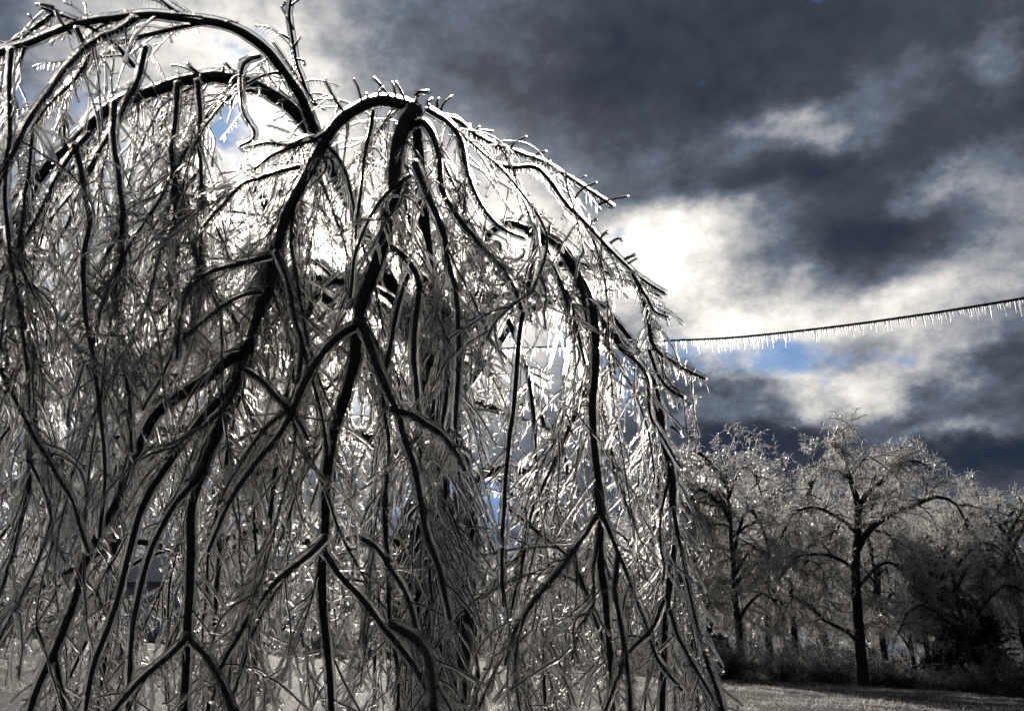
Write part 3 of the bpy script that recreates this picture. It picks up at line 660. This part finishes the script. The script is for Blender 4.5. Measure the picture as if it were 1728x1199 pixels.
# a second, farther row: copies of one generic far tree, each placed on its own
b = gp(800, 72); H = 8.5
far0 = make_tree(shift(gen_limbs(H, 3.4), b), b, 'small iced tree in the far row, beyond the gap right of the forked trunk', dens=.8, group='small far iced trees behind the tree line')
def copy_tree(root, loc, rz, sc, label):
    r = root.copy(); scene.collection.objects.link(r); r.location = loc; r.rotation_euler.z = rz; r.scale = (sc, sc, sc * R_.uniform(.9, 1.1)); r['label'] = label
    for ch in root.children:
        c = ch.copy(); scene.collection.objects.link(c); c.parent = r
        for g in ch.children:
            d = g.copy(); scene.collection.objects.link(d); d.parent = c
    return r
FAR = [(1120, 66, 'small far iced tree beside the drooping right tips'), (1215, 62, 'small far iced tree below the bright silvery crown'), (1300, 70, 'small far iced tree under the sky gap'), (1385, 64, 'small far iced tree left of the tallest trunk'),
       (1475, 68, 'small far iced tree right of the tallest trunk'), (1540, 63, 'small far iced tree left of the dark conifer'), (1620, 70, 'small far iced tree behind the dark conifer'), (1700, 60, 'small far iced tree below the right edge crowns'),
       (1000, 64, 'small far iced tree behind the right drape'), (900, 66, 'small far iced tree right of the green post'), (700, 70, 'small far iced tree just left of the forked trunk'), (460, 74, 'small far iced tree above the house end'), (130, 66, 'small far iced tree left of the house'), (0, 62, 'small far iced tree at the left edge')]
for px, D, lab in FAR: copy_tree(far0, tuple(gp(px, D)), R_.uniform(0, 6.28), R_.uniform(.75, 1.1), lab)
# ------------------------------------------------ dark conifer between the trees
EVG = bark_mat('rusty_evergreen_needles', (.016, .014, .008), (.06, .028, .014), 3, .5)
def conifer(px, D, ytop, label, wpx):
    b = gp(px, D); H = height_for(b, ytop); root = empty('conifer', tuple(b), label, 'conifer')
    tr = MB(); s = np.array([[0, 0, -.2, .16], [0, .05, H * .5, .1], [.1, 0, H, .02]]); s[:, :3] += b; sp = spline(s, .3); tubes(tr, sp[None, :, :3], sp[None, :, 3], 8)
    n = 260; h = R_.uniform(.06, .99, n) ** .9 * H; a = R_.uniform(0, 6.28, n); w = wpx / FPX * D * np.sqrt(np.clip(1.03 - (h / H) ** 4, .02, 1)) * (.45 + .65 * np.sin(a * 1.5 + h * 1.3) ** 2) * R_.uniform(.55, 1.15, n) + .25
    st = np.stack([b[0] + 0 * h, b[1] + 0 * h, b[2] + h], -1); d = unit(np.stack([np.cos(a), np.sin(a), R_.uniform(.1, .5, n)], -1))
    B = hang(st, d, w, 10, np.full(n, .5), .25); tubes(tr, B, np.linspace(.03, .008, 10)[None] * np.ones((n, 1)), 4)
    tr.build('trunk', BARK_FAR, root, b)
    fo = MB(); m, t, p, tg = pick(B, 26000, .12, 1); P = hang(p, unit(tg * .6 + rnd(len(p)) * .8), R_.uniform(.06, .22, len(p)), 3, np.full(len(p), 2.), .2)
    tubes(fo, P, R_.uniform(.008, .02, len(p))[:, None] * np.array([1, 1.2, .3])[None], 3, None, (False, False)); fo.build('foliage', EVG, root, b)
    ic_ = MB(); crown_sticks(ic_, B, 4200, .06, .25, .012, 2); ic_.build('ice_coat', ICE_FAR, root, b)
conifer(1605, 43, 915, 'dark rusty conifer with little ice between the silvery trees', 66)
conifer(1668, 43, 1020, 'low dark conifer beside the taller rusty one', 55)
conifer(1212, 47, 1075, 'small dark conifer at the foot of the trees beside the drooping tips', 22)
# ------------------------------------------------ undergrowth shrubs at the grass edge
def make_shrub(label, group='iced shrubs along the edge of the grass'):
    root = empty('shrub', (0, 0, 0), label, 'shrub', group); n = 60
    a = R_.uniform(0, 6.28, n); st = np.stack([np.cos(a) * .25, np.sin(a) * .2, 0 * a - .05], -1)
    B = hang(st, unit(np.stack([np.cos(a) * .7, np.sin(a) * .6, R_.uniform(.7, 2, n)], -1)), R_.uniform(.9, 2.3, n), 14, np.full(n, .55), .25)
    s = MB(); tubes(s, B, np.linspace(.02, .006, 14)[None] * np.ones((n, 1)), 4); s.build('stems', BARK_FAR, root)
    c = MB(); C = crown_sticks(c, B, 1500, .15, .5, .011, 1.6); crown_sticks(c, C, 3500, .06, .25, .008, 2); c.build('ice_coat', ICE_FAR, root)
    d = MB(); crown_sticks(d, C, 1800, .05, .14, .014, 1); d.build('leaves', EVG, root)
    return root
sh = make_shrub('iced shrub')
SH = [(1165, 43, 'iced shrub at the grass edge beside the drooping tips'), (1215, 41, 'iced shrub below the dark small conifer'), (1268, 44, 'iced shrub under the bright silvery tree'), (1310, 42, 'iced shrub midway between the silvery tree and the tallest trunk'),
      (1362, 44, 'iced shrub second left of the tallest trunk'), (1408, 43, 'iced shrub just left of the tallest trunk'), (1478, 42.5, 'iced shrub just right of the tallest trunk'), (1525, 42, 'iced shrub left of the dark conifer foot'),
      (1585, 40, 'iced shrub at the foot of the dark conifer'), (1640, 39.5, 'iced shrub right of the dark conifer'), (1690, 39, 'iced shrub near the right edge of the view'), (1735, 38, 'iced shrub cut off at the right edge'),
      (1095, 44, 'iced shrub behind the lowest right branches'), (1020, 42, 'iced shrub behind the long right drape'), (950, 45, 'iced shrub far behind the right drape'), (890, 41, 'iced shrub right of the green post'), (640, 42, 'iced shrub left of the forked trunk'), (545, 45, 'iced shrub right of the house'),
      (430, 43, 'iced shrub in front of the house end'), (150, 40, 'iced shrub left of the house'), (60, 42, 'iced shrub behind the far left branches')]
for i, (px, D, lab) in enumerate(SH):
    if i == 0: sh.location = tuple(gp(px, D)); sh['label'] = lab
    else: copy_tree(sh, tuple(gp(px, D)), R_.uniform(0, 6.28), R_.uniform(.7, 1.25), lab)
# ------------------------------------------------ the far wood that closes the view behind the trees
def far_woods():
    n = 2600; x = R_.uniform(-75, 75, n); y = R_.uniform(74, 92, n); p = np.stack([x, y, gz(x, y) - .2], -1)
    hh = (3.6 + 1.6 * np.sin(x * .21) * np.sin(x * .083 + 1) + R_.uniform(-1.6, .9, n)) * .9
    B = hang(p, unit(rnd(n) * .16 + np.array([0, 0, 1.0])), hh, 12, np.full(n, .06), .12)
    d = MB(); tubes(d, B, np.linspace(.09, .02, 12)[None] * R_.uniform(.5, 1.3, (n, 1)), 4, None, (False, False))
    m, t, p, tg = pick(B, 14000, .1, 1); C = hang(p, unit(tg * .4 + rnd(len(p)) * .7), R_.uniform(.5, 1.8, len(p)), 6, np.full(len(p), .8), .3)
    tubes(d, C, np.linspace(.022, .012, 6)[None] * np.ones((len(p), 1)), 3, None, (False, False))
    o = d.build('far_woods', BARK_FAR); tag(o, 'dark tangled far wood behind the iced trees', 'wood', kind='stuff')
    c = MB(); crown_sticks(c, C, 45000, .15, .6, .016, 1.2); c.build('ice_coat', ICE_FAR, o)
far_woods()
# ================================================================ overhead cable with its fringe of icicles
cp = [at(2150, 425, 5.0), at(1900, 474, 5.6), at(1728, 503, 6.0), at(1560, 530, 6.5), at(1400, 552, 7.0), at(1240, 569, 7.5), at(1120, 575, 8.0), at(900, 586, 9.0), at(600, 590, 10.5), at(200, 560, 13), at(-300, 500, 17)]
root = empty('overhead_cable', tuple(cp[0]), 'twisted dark overhead cable hung with a fringe of short icicles', 'cable')
s = spline(np.array(cp), .01); L_ = np.concatenate([[0], np.cumsum(np.linalg.norm(np.diff(s, axis=0), axis=1))])
T = unit(np.gradient(s, axis=0)); u = unit(np.cross(T, [0, 0, 1.0])); w = np.cross(u, T)
mb = MB()
for k in range(3):
    ph = L_ / .2 * 2 * math.pi + k * 2.09; rr = .0046
    tubes(mb, (s + rr * (np.cos(ph)[:, None] * u + np.sin(ph)[:, None] * w))[None], np.full((1, len(s)), .0036), 6)
wire = mb.build('wire', simple('cable_rubber', (.02, .02, .022), .4), root, cp[0])
mb = MB(); tubes(mb, s[None] - np.array([0, 0, .001]), lumpy(np.full((1, len(s)), .0108), .05), 8); mb.build('ice_coat', ICE_THIN, wire, cp[0])
tt = []; x = 0.0
while x < L_[-1]:
    g = R_.random() < .12; x += R_.uniform(.006, .02) * (3.5 if g else 1); tt.append(x)
tt = np.array(tt[:-1]); p = np.stack([np.interp(tt, L_, s[:, c]) for c in range(3)], -1) - np.array([0, 0, .008])
env = .6 + .4 * np.interp(tt, np.arange(0, L_[-1] + .3, .3), R_.random(len(np.arange(0, L_[-1] + .3, .3))) * 1.6)
ln = (.025 + .095 * R_.random(len(tt)) ** 1.7) * env
P = hang(p, np.array([[0.06, 0, -1.0]]) + rnd(len(tt)) * .05, ln, 5, np.zeros(len(tt)), .01)
mb = MB(); tubes(mb, P, R_.uniform(.0042, .0072, len(tt))[:, None] * np.array([1.3, 1, .8, .6, .3])[None], 5, None, (False, True)); o = mb.build('icicles', ICE_THIN, root, cp[0]); tag(o, kind='stuff')
# ================================================================ utility post in the grass beside the trunk
pb = at(776, 1199, 17); pb[2] = float(gz(pb[0], pb[1])); topz = at(776, 1147, 17)[2]
root = empty('utility_post', tuple(pb), 'squat dark green utility post in the frosty grass right of the forked trunk', 'post')
h = topz - pb[2]; mb = MB(); box(mb, (pb[0], pb[1], pb[2] + h * .42), (.19, .17, h * .84 + .1)); mb.build('body', simple('green_steel', (.02, .05, .05), .45, .2, 30, .3), root, pb)
mb = MB(); box(mb, (pb[0], pb[1], pb[2] + h * .91), (.21, .19, h * .12), top=(.86, .86)); mb.build('cap', simple('dark_cap', (.015, .03, .03), .4), root, pb)
mb = MB(); box(mb, (pb[0], pb[1] - .087, pb[2] + h * .6), (.1, .008, h * .3)); mb.build('access_panel', simple('panel', (.03, .06, .06), .35), root, pb)
mb = MB(); box(mb, (pb[0], pb[1], topz + .008), (.2, .18, .02), top=(.8, .8)); mb.build('ice_coat', ICE_THIN, root, pb)
# ================================================================ house glimpsed through the branches on the left
hb = gp(325, 58); hb[2] -= .1; W_, Dp, Hh = 10.5, 7.0, 3.1
root = empty('house', tuple(hb), 'pale grey house with low roof glimpsed through the branches at lower left', 'house')
siding, nt, b_ = new_mat('pale_siding'); N = nt.nodes.new; L = nt.links.new
g = N('ShaderNodeNewGeometry'); wv = N('ShaderNodeTexWave'); wv.bands_direction = 'Z'; wv.inputs['Scale'].default_value = 1.6; L(g.outputs['Position'], wv.inputs['Vector']); b_.inputs['Base Color'].default_value = (.66, .7, .78, 1); b_.inputs['Roughness'].default_value = .5
bp = N('ShaderNodeBump'); bp.inputs['Distance'].default_value = .03; L(wv.outputs[1], bp.inputs['Height']); L(bp.outputs[0], b_.inputs['Normal'])
x0, y0, z0 = hb
mb = MB(); box(mb, (x0, y0, z0 + .25), (W_ + .1, Dp + .1, .9)); mb.build('foundation', simple('block', (.34, .33, .3), .8, 0, 4, .2), root, hb)
mb = MB(); box(mb, (x0, y0, z0 + .7 + Hh / 2), (W_, Dp, Hh)); wall = mb.build('wall', siding, root, hb)
zt = z0 + .7 + Hh
v = np.array([[-W_/2-.4, -Dp/2-.4, zt-.05], [W_/2+.4, -Dp/2-.4, zt-.05], [W_/2+.4, 0, zt+1.9], [-W_/2-.4, 0, zt+1.9], [-W_/2-.4, Dp/2+.4, zt-.05], [W_/2+.4, Dp/2+.4, zt-.05]]) + np.array([x0, y0, 0]); v2 = v - np.array([0, 0, .16])
mb = MB(); mb.add(np.concatenate([v, v2]), np.array([[0, 1, 2, 3], [3, 2, 5, 4], [6, 9, 8, 7], [9, 10, 11, 8], [0, 6, 7, 1], [4, 5, 11, 10], [0, 3, 9, 6], [3, 4, 10, 9], [1, 7, 8, 2], [2, 8, 11, 5]]), flat=True)
roof = mb.build('roof', simple('icy_shingles', (.2, .2, .22), .3, 0, 6, .4, .02), root, hb)
for sx in (-1, 1):                                  # gable walls as thin wedges
    mb = MB(); xx = x0 + sx * (W_ / 2 - .1)
    v = np.array([[-.1, -Dp / 2, zt], [.1, -Dp / 2, zt], [.1, Dp / 2, zt], [-.1, Dp / 2, zt], [-.1, -.05, zt + 1.7], [.1, -.05, zt + 1.7], [.1, .05, zt + 1.7], [-.1, .05, zt + 1.7]]) + np.array([xx, y0, 0])
    mb.add(v, np.array([[0, 3, 2, 1], [4, 5, 6, 7], [0, 1, 5, 4], [1, 2, 6, 5], [2, 3, 7, 6], [3, 0, 4, 7]]), flat=True); mb.build('gable', siding, root, hb)
mb = MB(); box(mb, (x0 + 2.2, y0 + .6, zt + 2.0), (.7, .7, 1.5)); mb.build('chimney', simple('brick', (.2, .1, .08), .8, 0, 10, .3), roof, hb)
white = simple('white_trim', (.7, .7, .7), .5); glass = simple('dark_window_glass', (.03, .04, .05), .08)
for wx in (-1.2, 3.4):
    mb = MB(); c = (x0 + wx, y0 - Dp / 2 - .03, z0 + 2.3)
    for dx in (-.62, 0, .62): box(mb, (c[0] + dx, c[1], c[2]), (.08, .08, 1.3))
    for dz in (-.61, .61): box(mb, (c[0], c[1] + .003, c[2] + dz), (1.16, .075, .08))
    wn = mb.build('window', white, root, hb)
    mb = MB(); box(mb, (c[0], c[1] + .02, c[2]), (1.14, .03, 1.12)); mb.build('pane', glass, wn, hb)
mb = MB(); box(mb, (x0 + 1.2, y0 - Dp / 2 - .03, z0 + 1.75), (.95, .07, 2.1)); dr = mb.build('door', simple('door_paint', (.1, .06, .05), .5), root, hb)
mb = MB(); box(mb, (x0 + 1.55, y0 - Dp / 2 - .08, z0 + 1.7), (.05, .04, .14)); mb.build('handle', simple('brass', (.5, .4, .2), .3, 1), dr, hb)
